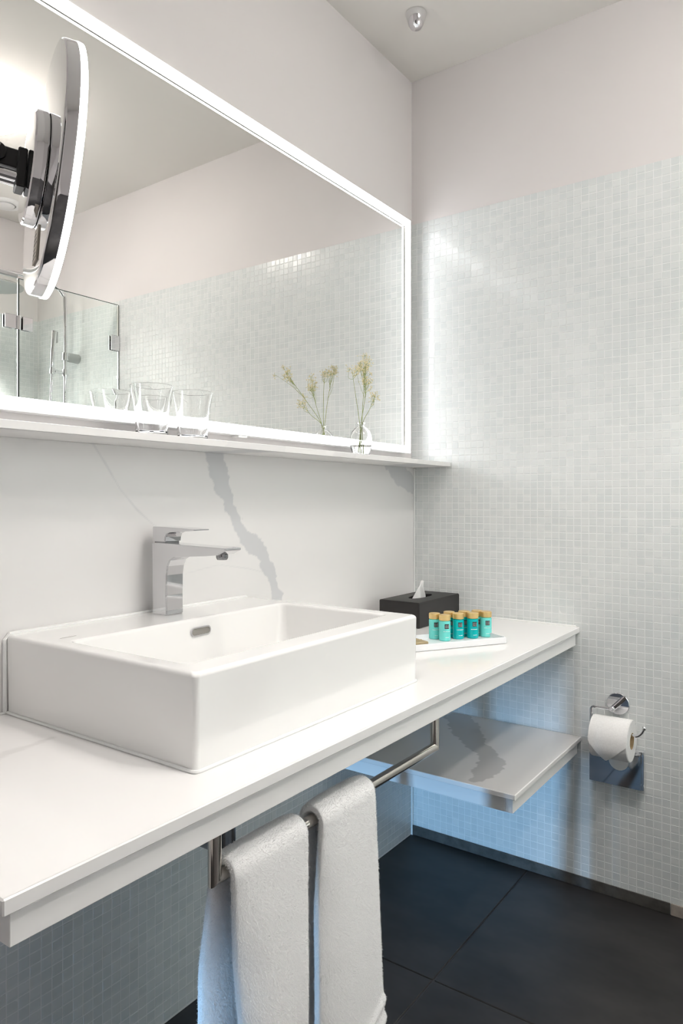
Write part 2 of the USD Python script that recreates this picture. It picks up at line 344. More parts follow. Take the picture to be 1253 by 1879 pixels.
vein_plate('front_edge', (XL + .001, SHY, SHZ0 + .0008), (1, 0, 0), (0, 0, 1), -0.0035 - XL - .001, SHZ1 - SHZ0 - .0016, 0.0028, SFr, M_VEIN, shelf, [0, 2])

# worktop
CZ, CY, CX = 0.746, -0.555, -1.712
top = thing('worktop', 'long white stone worktop carrying the basin', 'worktop', (CX, 0, CZ - .06))
part('slab', box(CX, -0.0030, CY, -0.0105, CZ - 0.017, CZ - .0002, 0.0016, 1), M_SLAB, top)
CV = [([(-1.80, -.30), (-1.62, -.24), (-1.52, -.20), (-1.43, -.19)], [.03, .012, .009, .005], 0.35), ([(-.45, -.02), (-.3, -.1), (-.1, -.16)], [.004, .006, .003], .25)]
vein_plate('top_face', (CX + .002, -0.0125, CZ), (1, 0, 0), (0, -1, 0), -0.0050 - CX - .002, -0.0125 - CY - .002, 0.005, CV, M_COUNTER, top, [0, 1])
part('apron', [box(CX + .012, -0.0095, CY + .010, CY + .028, CZ - .0535, CZ - .0172, 0.0008, 1), box(CX + .012, CX + .030, CY + .0285, -0.0110, CZ - .0535, CZ - .0172, 0.0008, 1)], M_APRON, top)
part('substrate', box(CX + .031, -0.0095, CY + .0285, -0.0110, CZ - .030, CZ - .0172), M_APRON, top)
t3 = thing('trim_3', 'white sealant line along the back of the worktop', 'sealant', kind='structure')
part('bead', tube([(CX, -0.0135, CZ + .001), (-0.005, -0.0135, CZ + .001)], .0030, 8), M_SEAL, t3)
part('bead', tube([(-0.0055, -0.014, CZ + .001), (-0.0055, CY + .01, CZ + .001)], .0026, 8), M_SEAL, t3)

# lower shelf
LZ, LX = 0.4315, -0.502
low = thing('lower_shelf', 'low grey veined stone shelf in the corner under the worktop', 'shelf', (LX, 0, LZ - .05))
part('slab', box(LX, -0.0030, -0.559, -0.0030, LZ - .0125, LZ - .0002, 0.0012, 1), M_SLAB, low)
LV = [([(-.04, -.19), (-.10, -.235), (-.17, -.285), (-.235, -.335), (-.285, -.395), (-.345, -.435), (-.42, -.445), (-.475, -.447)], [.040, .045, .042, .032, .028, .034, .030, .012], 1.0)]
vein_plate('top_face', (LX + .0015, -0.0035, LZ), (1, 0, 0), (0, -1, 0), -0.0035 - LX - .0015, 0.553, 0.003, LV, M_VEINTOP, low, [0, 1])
part('apron', [box(LX + .010, -0.0095, -0.550, -0.532, LZ - .048, LZ - .0127, 0.0008, 1), box(LX + .010, LX + .028, -0.5315, -0.0035, LZ - .048, LZ - .0127, 0.0008, 1)], M_APRON, low)

# ------------------------------------------------------------------ basin
BX0, BX1, BY0, BY1, BZ = -1.407, -0.810, -0.478, -0.0125, 0.880
bas = thing('basin', 'large white rectangular ceramic basin on the worktop', 'basin', ((BX0 + BX1) / 2, (BY0 + BY1) / 2, CZ))
def rrect(x0, x1, y0, y1, r, z, n=8):
    out = []
    for cx, cy, a0 in ((x1 - r, y1 - r, 0), (x0 + r, y1 - r, 90), (x0 + r, y0 + r, 180), (x1 - r, y0 + r, 270)):
        for a in np.linspace(a0, a0 + 90, n): out.append((cx + r * math.cos(math.radians(a)), cy + r * math.sin(math.radians(a)), z))
    return np.array(out)
loops = [rrect(BX0 + .004, BX1 - .004, BY0 + .004, BY1, .007, CZ + .0005)]
loops += [rrect(BX0 + .002, BX1 - .002, BY0 + .002, BY1, .008, CZ + .004)]
for a in np.linspace(0, 90, 6):
    q = .007 * (1 - math.cos(math.radians(a))); loops.append(rrect(BX0 + q, BX1 - q, BY0 + q, BY1 - q * .3, .009, BZ - .007 + .007 * math.sin(math.radians(a))))
IX0, IX1, IY0, IY1 = -1.374, -0.846, -0.426, -0.150
for a in np.linspace(0, 90, 6):
    q = .006 * (1 - math.sin(math.radians(a))); loops.append(rrect(IX0 - q, IX1 + q, IY0 - q, IY1 + q, .016 + q, BZ - .006 * (1 - math.cos(math.radians(a)))))
for z, s, r in ((.84, .004, .018), (.805, .009, .022), (.785, .014, .026), (.775, .022, .03), (.770, .034, .034), (.768, .06, .04), (.765, .11, .04)):
    loops.append(rrect(IX0 + s, IX1 - s, IY0 + s, IY1 - s, r, z))
V = np.vstack(loops); n = len(loops[0]); Fc = []
for i in range(len(loops) - 1):
    for j in range(n):
        a, b = i * n + j, i * n + (j + 1) % n; Fc += [(a, b, b + n), (a, b + n, a + n)]
c = len(V); V = np.vstack([V, [[(IX0 + IX1) / 2, (IY0 + IY1) / 2, .764]], [[(BX0 + BX1) / 2, (BY0 + BY1) / 2, CZ + .0005]]])
for j in range(n): Fc += [((len(loops) - 1) * n + j, (len(loops) - 1) * n + (j + 1) % n, c), ((j + 1) % n, j, c + 1)]
part('bowl', trimesh.Trimesh(V, np.array(Fc), process=False), M_CERAMIC, bas, smooth=35)
part('sealant', tube(np.vstack([[BX0 + .001, BY1, CZ + .0022], rrect(BX0 + .001, BX1 - .001, BY0 + .001, BY1 - .02, .008, CZ + .0022)[16:], [BX1 - .001, BY1, CZ + .0022]]), .0027, 8), M_SEAL, bas)
part('sealant', tube([(BX0 - .0010, -.0138, CZ + .003), (BX0 - .0010, -.0138, BZ - .008), (BX0 + .006, -.0138, BZ + .0003), (BX1 - .006, -.0138, BZ + .0003), (BX1 + .0008, -.0138, BZ - .008)], .0040, 8), M_SEAL, bas)
slot = Point(0, 0).buffer(.0065).union(Point(.034, 0).buffer(.0065)).convex_hull
ov = part('overflow', extr(slot.buffer(.0025).difference(slot), .0022, frame_T((-1.109, IY1 - .0035, .8545), (1, 0, 0), (0, 0, 1), (0, -1, 0))), M_CHROME, bas, label='chrome rimmed overflow slot')
part('overflow_hole', extr(slot, .0008, frame_T((-1.109, IY1 - .0035, .8545), (1, 0, 0), (0, 0, 1), (0, -1, 0))), M_EDGE, bas)
part('drain', lathe([(0, .008), (.024, .008), (.030, .005), (.031, 0), (0, 0)], ((IX0 + IX1) / 2, (IY0 + IY1) / 2, .763)), M_CHROME, bas, smooth=40)
part('maker_mark', extr(LineString([(0, 0), (.030, .0)]).buffer(.0006, cap_style=2), .0002, frame_T((-1.372, -.118, BZ + .0001), (1, 0, 0), (0, 1, 0), (0, 0, 1))), M_EDGE, bas, label='tiny grey maker line on the rim')

# ------------------------------------------------------------------ tap
FX = -1.092
tap = thing('tap', 'square chrome single-lever tap on the basin rim', 'tap', (FX, -.06, BZ))
prof = [(-.038, BZ), (-.080, BZ), (-.079, .92), (-.080, .960), (-.083, .978), (-.090, .990), (-.103, .9965), (-.130, .999), (-.190, 1.003), (-.222, 1.006), (-.241, 1.0145), (-.241, 1.0195), (-.150, 1.0215), (-.060, 1.0235), (-.036, 1.0235)]
def bevel_extr(poly, w, bev, ox):
    ccw = lambda q: [list(q.exterior.coords)[:-1][::(1 if q.exterior.is_ccw else -1)]]
    a = m3.CrossSection(ccw(poly))
    core = m3.Manifold.extrude(a, w - 2 * bev).translate((0, 0, bev))
    p2 = poly.buffer(-bev, join_style=1)
    thin = m3.Manifold.extrude(m3.CrossSection(ccw(p2)), w)
    # two stepped chamfers
    p3 = poly.buffer(-bev * .4, join_style=1)
    mid = m3.Manifold.extrude(m3.CrossSection(ccw(p3)), w - .6 * bev).translate((0, 0, .3 * bev))
    m = core + thin + mid
    v, f, _ = meshkit.arrays(m); T = frame_T((ox, 0, 0), (0, 1, 0), (0, 0, 1), (1, 0, 0))
    return trimesh.Trimesh(v @ T[:3, :3].T + T[:3, 3], f, process=False)
part('tap_body', bevel_extr(Polygon(prof).buffer(-.002).buffer(.002), .044, .002, FX - .022), M_TAP, tap, smooth=25)
lev = [(-.037, 1.0265), (-.074, 1.0265), (-.0755, 1.036), (-.079, 1.042), (-.088, 1.0455), (-.156, 1.0500), (-.156, 1.0525), (-.120, 1.0545), (-.060, 1.0560), (-.037, 1.0560)]
part('lever', bevel_extr(Polygon(lev).buffer(-.0008).buffer(.0008), .042, .0016, FX - .021), M_TAP, tap, smooth=25)
part('collar', box(FX - .018, FX + .018, -.072, -.040, 1.0230, 1.0270), M_DARKCHROME, tap)
part('aerator', lathe([(0, 0), (.0095, 0), (.0115, .004), (.0115, .010), (0, .010)], (FX, -.212, .996), n=24), M_DARKCHROME, tap, smooth=40, label='dark round aerator')

# ------------------------------------------------------------------ lit wall mirror
MX0, MX1, MZ0, MZ1 = -1.78, -0.068, 1.2625, 2.010
BW = .021
wm = thing('wall_mirror', 'large rectangular wall mirror framed by a glowing light band', 'mirror', ((MX0 + MX1) / 2, 0, MZ0))
part('frame', [box(MX0 - .0022, MX0, -.0338, -.001, MZ0 - .0022, MZ1 + .0022), box(MX1, MX1 + .0022, -.0338, -.001, MZ0 - .0022, MZ1 + .0022),
               box(MX0, MX1, -.0338, -.001, MZ0 - .0022, MZ0), box(MX0, MX1, -.0338, -.001, MZ1, MZ1 + .0022)], M_FRAME, wm)
def ring4(x0, x1, z0, z1, w, y0, y1):
    return [box(x0, x0 + w, y0, y1, z0, z1), box(x1 - w, x1, y0, y1, z0, z1), box(x0 + w, x1 - w, y0, y1, z0, z0 + w), box(x0 + w, x1 - w, y0, y1, z1 - w, z1)]
part('light_band', ring4(MX0 + .0004, MX1 - .0004, MZ0 + .0004, MZ1 - .0004, BW, -.0350, -.0270), M_BAND, wm, label='glowing white light band')
part('edge_gap', ring4(MX0 + BW - .001, MX1 - BW + .001, MZ0 + BW - .001, MZ1 - BW + .001, .0025, -.0268, -.0254), M_EDGE, wm)
part('mirror_glass', box(MX0 + .003, MX1 - .003, -.0250, -.0030, MZ0 + .003, MZ1 - .003), M_MIRROR, wm)
part('sensor_tab', box(-.86, -.83, -.033, -.010, MZ0 - .007, MZ0 - .0024, .001, 1), M_FRAME, wm)

# ------------------------------------------------------------------ magnifying mirror on its arm
al, be = -0.4079, -0.0823
A = np.array([math.cos(be) * math.cos(al), math.cos(be) * math.sin(al), math.sin(be)])
C = np.array([-1.7035, -0.6042, 1.3959])
mag = thing('magnifying_mirror', 'round chrome magnifying mirror with a glowing rim on a swing arm', 'mirror', tuple(C))
part('shell', lathe([(0, -.0014), (.03, -.0014), (.06, -.0012), (.085, -.0009), (.098, -.0006), (.1045, -.0002), (.1056, .0006), (.1062, .002), (.1066, .0098), (0, .0098)], C, A, 128), M_CHROME, mag, smooth=30)
part('light_ring', lathe([(.094, .0099), (.1067, .0099), (.1070, .0115), (.1066, .0150), (.1045, .0158), (.094, .0158), (.094, .0099)], C, A, 128), M_RING, mag, smooth=30, label='glowing white rim')
part('mirror_face', lathe([(0, .0105), (.0938, .0105), (.0938, .0145), (0, .0145)], C, A, 96), M_MIRROR, mag)
part('housing', lathe([(0, -.0132), (.040, -.0131), (.0466, -.0127), (.0480, -.0115), (.0484, -.0030), (.0478, -.0017), (.0455, -.0014), (0, -.0014)], C, A, 96), M_CHROME, mag, smooth=30)
e1 = np.cross(A, U); e1 /= np.linalg.norm(e1); e2 = np.cross(e1, A)
J = C - A * .030
def loc(a, b, c_): return C + A * a + e1 * b + e2 * c_
def obox(a0, a1, b0, b1, c0, c1, r=.001):
    m = box(a0, a1, b0, b1, c0, c1, r, 1); v, f, _ = meshkit.arrays(m)
    return trimesh.Trimesh(C + v[:, :1] * A + v[:, 1:2] * e1 + v[:, 2:] * e2, f, process=False)
part('joint', [obox(-.060, -.019, -.007, .007, -.006, .010), obox(-.021, -.0135, -.010, .010, -.022, .012)], M_BLACK, mag, label='black pivot block')
kn = part('knob', lathe([(0, 0), (.0068, 0), (.0072, .0006), (.0072, .0035), (.0066, .0042), (0, .0042)], loc(-.037, .0072, .003), e1, 32), M_BLACK, mag, smooth=35)
Tk = frame_T(loc(-.037, .0114, .003), A * .25 + e2 * .968, np.cross(e1, A * .25 + e2 * .968), e1)
sl = box(-.0062, .0062, -.0008, .0008, 0, .0004); sl.apply_transform(Tk)
part('slot', sl, M_DARKCHROME, kn)
for b in (-.005, .005):
    part('arm_rod', tube([loc(-.015, b, -.013), loc(-.10, b, -.0125)], .0045, 14), M_CHROME, mag, smooth=40)
P1 = loc(-.075, 0, -.006); WB = np.array([-1.93, -.012, 1.385])
el = np.array([-2.03, -.30, 1.39])
part('swing_arm', tube(bez([P1, P1 - A * .12, el, WB + [0, -.02, 0]], 10), .007, 14), M_CHROME, mag, smooth=40)
part('wall_plate', lathe([(0, .012), (.03, .012), (.034, .008), (.034, -.011), (0, -.011)], WB, (0, -1, 0), 40), M_CHROME, mag, smooth=40)
part('sticker', trimesh.Trimesh(*meshkit.arrays(obox(-.0022, -.0010, .006, .026, -.086, -.056, .0001))[:2], process=False), M_STICKER, mag, label='beige printed sticker')
part('sticker_print', [obox(-.0024, -.00215, .008, .024 - .003 * (k % 3), -.083 + .0042 * k, -.0822 + .0042 * k, .00005) for k in range(6)], M_INK, mag)

# ------------------------------------------------------------------ things on the wall shelf
tumbler_prof = [(0, 0), (.0290, 0), (.0302, .0012), (.0306, .012), (.0312, .034), (.0325, .050), (.0355, .068), (.0388, .083), (.0410, .0955), (.0412, .0972), (.0402, .0978),
                (.0392, .0965), (.0372, .0835), (.0338, .0685), (.0308, .0505), (.0288, .040), (.0282, .030), (.0278, .018), (.0262, .010), (.022, .0075), (0, .0070)]
def tumbler(x, y, label):
    t = thing('tumbler', label, 'glass', (x, y, SHZ1 + .0004), 'drinking glasses on the wall shelf')
    part('glass_wall', lathe(tumbler_prof, (0, 0, 0), n=72), M_GLASS, t, smooth=45, local=True)
    return t
tumbler(-1.157, -.088, 'clear flared drinking glass on the wall shelf, nearer the round mirror')
tumbler(-1.052, -.088, 'clear flared drinking glass on the wall shelf, nearer the flower vase')

VX, VY = -.437, -.090
vase = thing('bud_vase', 'small round clear glass bud vase on the wall shelf', 'vase', (VX, VY, SHZ1 + .0004))
vp = [(0, 0), (.020, 0), (.0235, .0025), (.0290, .018), (.0312, .035), (.0300, .052), (.0255, .066), (.0170, .076), (.0100, .080), (.0085, .083), (.0090, .0865), (.0118, .0895), (.0120, .0905), (.0108, .0910),
      (.0078, .0875), (.0070, .083), (.0085, .0788), (.0160, .0742), (.0242, .0645), (.0285, .0515), (.0297, .035), (.0276, .019), (.022, .0045), (.016, .0035), (0, .0035)]
part('vase_wall', lathe(vp, n=64), M_GLASS, vase, smooth=45, local=True)
part('water', lathe([(0, .0036), (.0158, .0036), (.0218, .0047), (.0274, .019), (.0288, .0285), (0, .0285)], n=48), M_WATER, vase, smooth=35, local=True)

def sprig(seed, base, neck, tip, spread, nheads, label):
    g = np.random.default_rng(seed); stem, buds = [], []
    base, neck, tip = (np.array(q, float) for q in (base, neck, tip))
    fork = neck + (tip - neck) * .52 + g.normal(0, .003, 3)
    main = bez([base, neck, fork, tip], 8); stem.append(tube(main, np.linspace(.0010, .00055, len(main)), 6))
    ends = []
    for k in range(nheads):
        e = tip + g.normal(0, 1, 3) * spread; s = fork + (tip - fork) * g.uniform(.0, .75)
        mid = (s + e) / 2 + g.normal(0, .003, 3) + [0, 0, -.004]
        c_ = bez([s, mid, e], 6); stem.append(tube(c_, np.linspace(.0005, .00028, len(c_)), 5)); ends.append(e)
    for e in ends:
        for q in range(g.integers(8, 15)):
            b = e + g.normal(0, 1, 3) * np.array([.0048, .0048, .0052]); stem.append(tube(np.linspace(e - [0, 0, .004], b, 3), .00022, 4, False))
            s = trimesh.creation.icosphere(1, g.uniform(.0010, .0019)); s.apply_translation(b); buds.append(s)
    t = thing('dried_sprig', label, 'flower', tuple(neck), 'sprigs in the bud vase')
    part('stem', stem, M_STEM, t, smooth=True); part('flower_head', buds, M_BUD, t, smooth=True, kind='stuff')
N = np.array([VX, VY, SHZ1 + .088]); B0 = np.array([VX, VY, SHZ1 + .008])
for sd, bo, no, tp, sp, nh, lb in ((1, (.004, -.004), (.001, -.003), (-.078, -.068, .145), (.011, .011, .011), 11, 'dried cream sprig leaning furthest over the shelf edge from the bud vase'),
                                   (2, (-.008, .002), (-.003, -.002), (-.016, -.030, .118), (.010, .010, .013), 12, 'short dried cream sprig in the middle of the bud vase'),
                                   (3, (-.006, -.006), (.003, .002), (.028, .014, .158), (.010, .006, .009), 9, 'tall dried cream sprig nearest the mirror in the bud vase'),
                                   (4, (.006, .006), (-.002, .003), (-.018, .018, .150), (.008, .006, .008), 4, 'thin sparse dried sprig beside the tall one in the bud vase'),
                                   (5, (.002, .008), (.003, -.003), (-.022, -.060, .072), (.006, .006, .007), 5, 'lowest drooping dried sprig in the bud vase')):
    sprig(sd, B0 + [bo[0], bo[1], 0], N + [no[0], no[1], 0], N + np.array(tp), np.array(sp), nh, lb)

# ------------------------------------------------------------------ things on the worktop
tb = thing('tissue_box', 'black rectangular tissue box in the corner of the worktop', 'tissue box', (-.175, -.128, CZ))
TX0, TX1, TY0, TY1, TZ = -.302, -.046, -.197, -.063, .8195
body = box(TX0, TX1, TY0, TY1, CZ + .0006, TZ, .004, 3)
hole = m3.Manifold.extrude(m3.CrossSection([[( math.cos(t) * .062, math.sin(t) * .022) for t in np.linspace(0, 2 * np.pi, 48, endpoint=False)]]), .05).translate(((TX0 + TX1) / 2, (TY0 + TY1) / 2, TZ - .02))
part('box_shell', body - hole, M_TISSUEBOX, tb, smooth=30)
g = np.random.default_rng(5); nu, nv = 21, 25; V = np.zeros((nu, nv, 3))
for i in range(nu):
    for j in range(nv):
        u, t = i / (nu - 1) * 2 - 1, j / (nv - 1)
        w = .036 * (1 - .80 * t ** 1.25)
        V[i, j] = (u * w + .010 * t * t + .004 * math.sin(6 * t), .006 * math.sin(u * 5 + 3 * t) * (1 - .4 * t) + .010 * (abs(u)) * (1 - t) - .004, -.014 + .062 * t - .006 * abs(u) * t)
Vt_ = V.reshape(-1, 3) + [(TX0 + TX1) / 2 - .004, (TY0 + TY1) / 2, TZ]
idx = np.arange(nu * nv).reshape(nu, nv); q = np.stack([idx[:-1, :-1], idx[1:, :-1], idx[1:, 1:], idx[:-1, 1:]], -1).reshape(-1, 4)
V2 = np.vstack([Vt_, Vt_ + [0.0006, .0006, 0]]); rim = np.r_[idx[:, 0], idx[-1, 1:], idx[::-1, -1][1:], idx[0, ::-1][1:-1]]; nq = len(Vt_)
sides = np.array([(rim[k], rim[(k + 1) % len(rim)], rim[(k + 1) % len(rim)] + nq, rim[k] + nq) for k in range(len(rim))])
part('tissue', (V2, np.vstack([q, q[:, ::-1] + nq, sides])), M_TISSUE, tb, smooth=True, label='white tissue pulled up through the slot')

TR = -31.5
er, eq = np.array([math.cos(math.radians(TR)), math.sin(math.radians(TR)), 0]), np.array([-math.sin(math.radians(TR)), math.cos(math.radians(TR)), 0])
FR = np.array([-.352, -.478, CZ])           # near right corner of the tray
TL, TWD, TH = .30, .118, .0165
tray = thing('tray', 'shallow white tray holding the toiletries', 'tray', tuple(FR - er * TL / 2 + eq * TWD / 2), rotz=TR)
outer = box(-TL / 2, TL / 2, -TWD / 2, TWD / 2, .0005, TH, .0018, 2)
part('tray_body', outer - box(-TL / 2 + .004, TL / 2 - .004, -TWD / 2 + .004, TWD / 2 - .004, .0045, TH + .02, .001, 1), M_TRAY, tray, smooth=30, local=True)
TFL = CZ + .0047

def curved(poly_mesh, r):
    """wraps a flat mesh (x across, y up, z out) onto a cylinder of radius r"""
    v, f, _ = meshkit.arrays(poly_mesh); a = v[:, 0] / r; rr = r + v[:, 2]
    return trimesh.Trimesh(np.c_[rr * np.sin(a), -rr * np.cos(a), v[:, 1]], f, process=False)
def flat(x0, x1, y0, y1, z0, z1, nx=8):
    xs = np.linspace(x0, x1, nx + 1); return trimesh.util.concatenate([box(a, b, y0, y1, z0, z1) for a, b in zip(xs[:-1], xs[1:])])
BR = .0148
def bottle(x, y, rz, body_m, label, group, front):
    t = thing('toiletry_bottle', label, 'bottle', (x, y, TFL), group, rotz=rz)
    b = part('bottle_body', lathe([(0, 0), (.0132, 0), (.0146, .0014), (BR, .004), (BR, .0480), (.0140, .0500), (.0122, .0506), (.0122, .0525), (0, .0525)], n=40), body_m, t, smooth=35, local=True)
    part('cap', lathe([(0, .0515), (.0140, .0515), (.0146, .0520), (.0148, .0535), (.0148, .0645), (.0143, .0655), (.0132, .0660), (.0128, .0657), (0, .0655)], n=40), M_GOLD, t, smooth=35, local=True)
    lb = curved(flat(-.0058, .0058, .0315, .0435, .0001, .0004), BR)
    lp = part('label_mark', lb, M_LABEL, t, local=True, label='small black square emblem')
    marks = []
    # rows of little angular marks inside the square emblem
    for cx in (-.0036, 0.0, .0036):
        for cy in (.0345, .0375, .0405):
            s = .0011
            if (round(cx * 1e4) + round(cy * 1e4)) % 2 == 0:
                marks += [flat(cx - s, cx + s, cy + .0005, cy + .0010, .0004, .00055, 1), flat(cx - s, cx - s + .0005, cy - .0011, cy + .0010, .0004, .00055, 1)]
            else:
                marks += [flat(cx - s, cx + s, cy - .0011, cy - .0006, .0004, .00055, 1), flat(cx + s - .0005, cx + s, cy - .0011, cy + .0011, .0004, .00055, 1)]
    part('emblem_print', curved(trimesh.util.concatenate(marks), BR), M_PRINT, lp, local=True)
    g = np.random.default_rng(int(abs(x) * 1e4)); tx = []
    for yy, x0, x1 in ((.0238, -.0095, .0085), (.0090, -.004, .0055)):
        p_ = x0
        while p_ < x1:
            w = g.uniform(.0006, .0012); tx.append(flat(p_, p_ + w, yy, yy + g.choice([.0010, .0016]), .0001, .0003, 1)); p_ += w + .0004
    part('lettering', curved(trimesh.util.concatenate(tx), BR), M_PRINT, t, local=True)
BOT = [('A', -.393, -.294, 1), ('B', -.401, -.328, 1), ('C', -.347, -.313, 0), ('D', -.357, -.345, 0), ('E', -.315, -.341, 0), ('F', -.327, -.372, 0), ('G', -.285, -.366, 1), ('H', -.289, -.393, 1)]
names = {'A': 'mint bottle with gold cap at the left end of the back row on the tray', 'B': 'mint bottle with gold cap at the left end of the front row on the tray',
         'C': 'teal bottle with gold cap in the back row, second from the left', 'D': 'clear teal bottle with gold cap in the front row, second from the left',
         'E': 'teal bottle with gold cap in the back row, third from the left', 'F': 'clear teal bottle with gold cap in the front row, third from the left',
         'G': 'mint bottle with gold cap at the right end of the back row, mostly hidden', 'H': 'mint bottle with gold cap at the right end of the front row on the tray'}
for nme, bx, by, mint in BOT:
    s = np.array([bx, by]) + (np.array([bx, by]) - CAM[:2]) * (-.0045 / .30)
    ang = math.degrees(math.atan2(CAM[1] - s[1], CAM[0] - s[0])) + 90 + (18 if nme in 'AH' else 22)
    bottle(s[0], s[1], ang, M_MINT if mint else M_TEAL, names[nme], 'toiletry bottles on the tray', True)
so = FR - er * .252 + eq * .046
soap = thing('soap_packet', 'flat gold wrapped soap at the left end of the tray', 'soap', (so[0], so[1], TFL), rotz=TR + 8)
part('wrapper', box(-.036, .036, -.027, .027, .0003, .0135, .003, 2), M_SOAP, soap, smooth=30, local=True)
part('fold', box(-.034, .034, -.002, .002, .0134, .0141), M_SOAP, soap, local=True)

# ------------------------------------------------------------------ toilet roll holder
HY, HZ = -.662, .544
th = thing('roll_holder', 'chrome toilet roll holder with round wall rose', 'holder', (0, HY, HZ))
part('rose', lathe([(0, .011), (.029, .011), (.0305, .0095), (.031, .008), (.031, .0028), (0, .0028)], (0, HY, HZ), (-1, 0, 0), 48), M_CHROME, th, smooth=35)
part('post', lathe([(0, .074), (.0062, .074), (.0072, .073), (.0072, .010), (0, .010)], (0, HY, HZ), (-1, 0, 0), 28), M_CHROME, th, smooth=35)
ax = -.066
arm = [(ax, HY, HZ - .001), (ax, -.625, HZ - .001), (ax, -.612, HZ - .002), (ax, -.6065, HZ - .008), (ax, -.606, HZ - .020), (ax, -.606, HZ - .052), (ax, -.609, HZ - .061), (ax, -.618, HZ - .063), (ax, -.66, HZ - .063), (ax, -.712, HZ - .063), (ax, -.726, HZ - .061), (ax, -.736, HZ - .052), (ax, -.742, HZ - .040)]
part('rod', tube(bez(arm, 6), .0042, 16), M_CHROME, th, smooth=40)
s = trimesh.creation.icosphere(2, .0062); s.apply_translation((ax, -.7425, HZ - .0385)); part('knob', s, M_CHROME, th, smooth=True)
RZc = HZ - .063 - .0155
roll = thing('toilet_roll', 'white toilet roll with its end folded to a point', 'toilet roll', (ax, -.661, RZc))
RO, RI = .0555, .0205
ry0, ry1 = -.712, -.612
part('paper', lathe([(RI + .0012, ry0), (RO - .002, ry0), (RO, ry0 + .002), (RO, ry1 - .002), (RO - .002, ry1), (RI + .0012, ry1), (RI + .0012, ry0)], (ax, 0, RZc), (0, 1, 0), 72), M_ROLL, roll, smooth=40)
part('core', lathe([(RI, ry0 - .0004), (RI + .0011, ry0 - .0004), (RI + .0011, ry1 + .0004), (RI, ry1 + .0004), (RI, ry0 - .0004)], (ax, 0, RZc), (0, 1, 0), 40), M_CORE, roll, smooth=40)
# folded sheet: follows the roll from the top round the front, ends in a point
nu, nv = 22, 24; V = np.zeros((nu, nv, 3))
for j in range(nv):
    t = j / (nv - 1); ang = math.radians(85 - 140 * t)
    if t < .62: wl, wr = 0.0, 1.0
    else: k = (t - .62) / .38; wl, wr = 0 + .41 * k, 1 - .57 * k
    for i in range(nu):
        s_ = wl + (wr - wl) * i / (nu - 1); yv = (ry1 - .0005) + (ry0 + .001 - ry1 + .0005) * s_
        r_ = RO + .0012 + (.008 * (t - .62) / .38 if t > .62 else 0)
        V[i, j] = (ax - r_ * math.cos(ang), yv, RZc + r_ * math.sin(ang))
idx = np.arange(nu * nv).reshape(nu, nv); q = np.stack([idx[:-1, :-1], idx[1:, :-1], idx[1:, 1:], idx[:-1, 1:]], -1).reshape(-1, 4)
Vs = V.reshape(-1, 3); inn = (Vs - [ax, 0, RZc]); inn[:, 1] = 0; inn /= np.linalg.norm(inn, axis=1, keepdims=True); Vi = Vs - inn * .0009
rim = np.r_[idx[:, 0], idx[-1, 1:], idx[::-1, -1][1:], idx[0, ::-1][1:-1]]; nq = len(Vs)
sides = np.array([(rim[k], rim[(k + 1) % len(rim)], rim[(k + 1) % len(rim)] + nq, rim[k] + nq) for k in range(len(rim))])
part('folded_sheet', (np.vstack([Vs, Vi]), np.vstack([q[:, ::-1], q + nq, sides])), M_ROLL, roll, smooth=50)

pl = thing('bag_dispenser', 'polished chrome bag dispenser plate on the wall under the toilet roll', 'dispenser', (0, -.661, .321))
part('case', box(-.024, -.0030, -.733, -.5885, .322, .428, .0015, 1), M_CHROME, pl)
part('front_plate', box(-.0262, -.0243, -.7265, -.5885, .3225, .4275, .0006, 1), M_CHROME, pl)
bagc = Point(0, 0).buffer(.0262).intersection(Polygon([(-.04, -.04), (.04, -.04), (.04, .006), (-.04, .006)]))
part('opening_rim', extr(bagc.buffer(.0022).difference(bagc), .0012, frame_T((-.0261, -.668, .3925), (0, -1, 0), (0, 0, 1), (-1, 0, 0))), M_CHROME, pl)
part('paper_bag', extr(bagc, .0007, frame_T((-.0261, -.668, .3925), (0, -1, 0), (0, 0, 1), (-1, 0, 0))), M_TISSUE, pl, label='white paper bag showing in the half-round opening')
part('clip', [box(-.036, -.0264, -.7255, -.708, .416, .4205, .001, 1), box(-.0375, -.0355, -.7255, -.722, .392, .4205, .0006, 1)], M_CHROME, pl)

# ------------------------------------------------------------------ towel rail and trap
BYY, BZZ = -.502, .612
rail = thing('towel_rail', 'polished steel towel rail hung under the worktop', 'towel rail', (-1.09, BYY, BZZ))
zt, RR, XA, XB = CZ - .0302, .0092, -1.3955, -.7845
def mitred(rings):
    """round tube through rings (centre, in-plane vector, radius stretch); the other axis is y"""
    n = 28; t = np.arange(n) * 2 * np.pi / n
    V = np.vstack([np.array(c) + RR * (np.outer(np.cos(t), d) + np.outer(np.sin(t), [0, 1.0, 0])) for c, d in rings])
    F_ = [(i * n + j, i * n + (j + 1) % n, (i + 1) * n + (j + 1) % n) for i in range(len(rings) - 1) for j in range(n)] + [(i * n + j, (i + 1) * n + (j + 1) % n, (i + 1) * n + j) for i in range(len(rings) - 1) for j in range(n)]
    m = trimesh.Trimesh(V, np.array(F_), process=False); return m
cA, cB = (XA, BYY, BZZ), (XB, BYY, BZZ)
part('bar', mitred([(cA, (-1, 0, -1)), (cB, (1, 0, -1))]), M_NICKEL, rail, smooth=40)
part('post', mitred([(cA, (-1, 0, -1)), ((XA, BYY, zt), (-1, 0, 0))]), M_NICKEL, rail, smooth=40)
part('post', mitred([(cB, (1, 0, -1)), ((XB, BYY, zt), (1, 0, 0))]), M_NICKEL, rail, smooth=40)
trap = thing('siphon', 'chrome basin siphon under the worktop behind the rail', 'siphon', (-1.105, -.25, .34))
SX, SY = -1.122, -.252
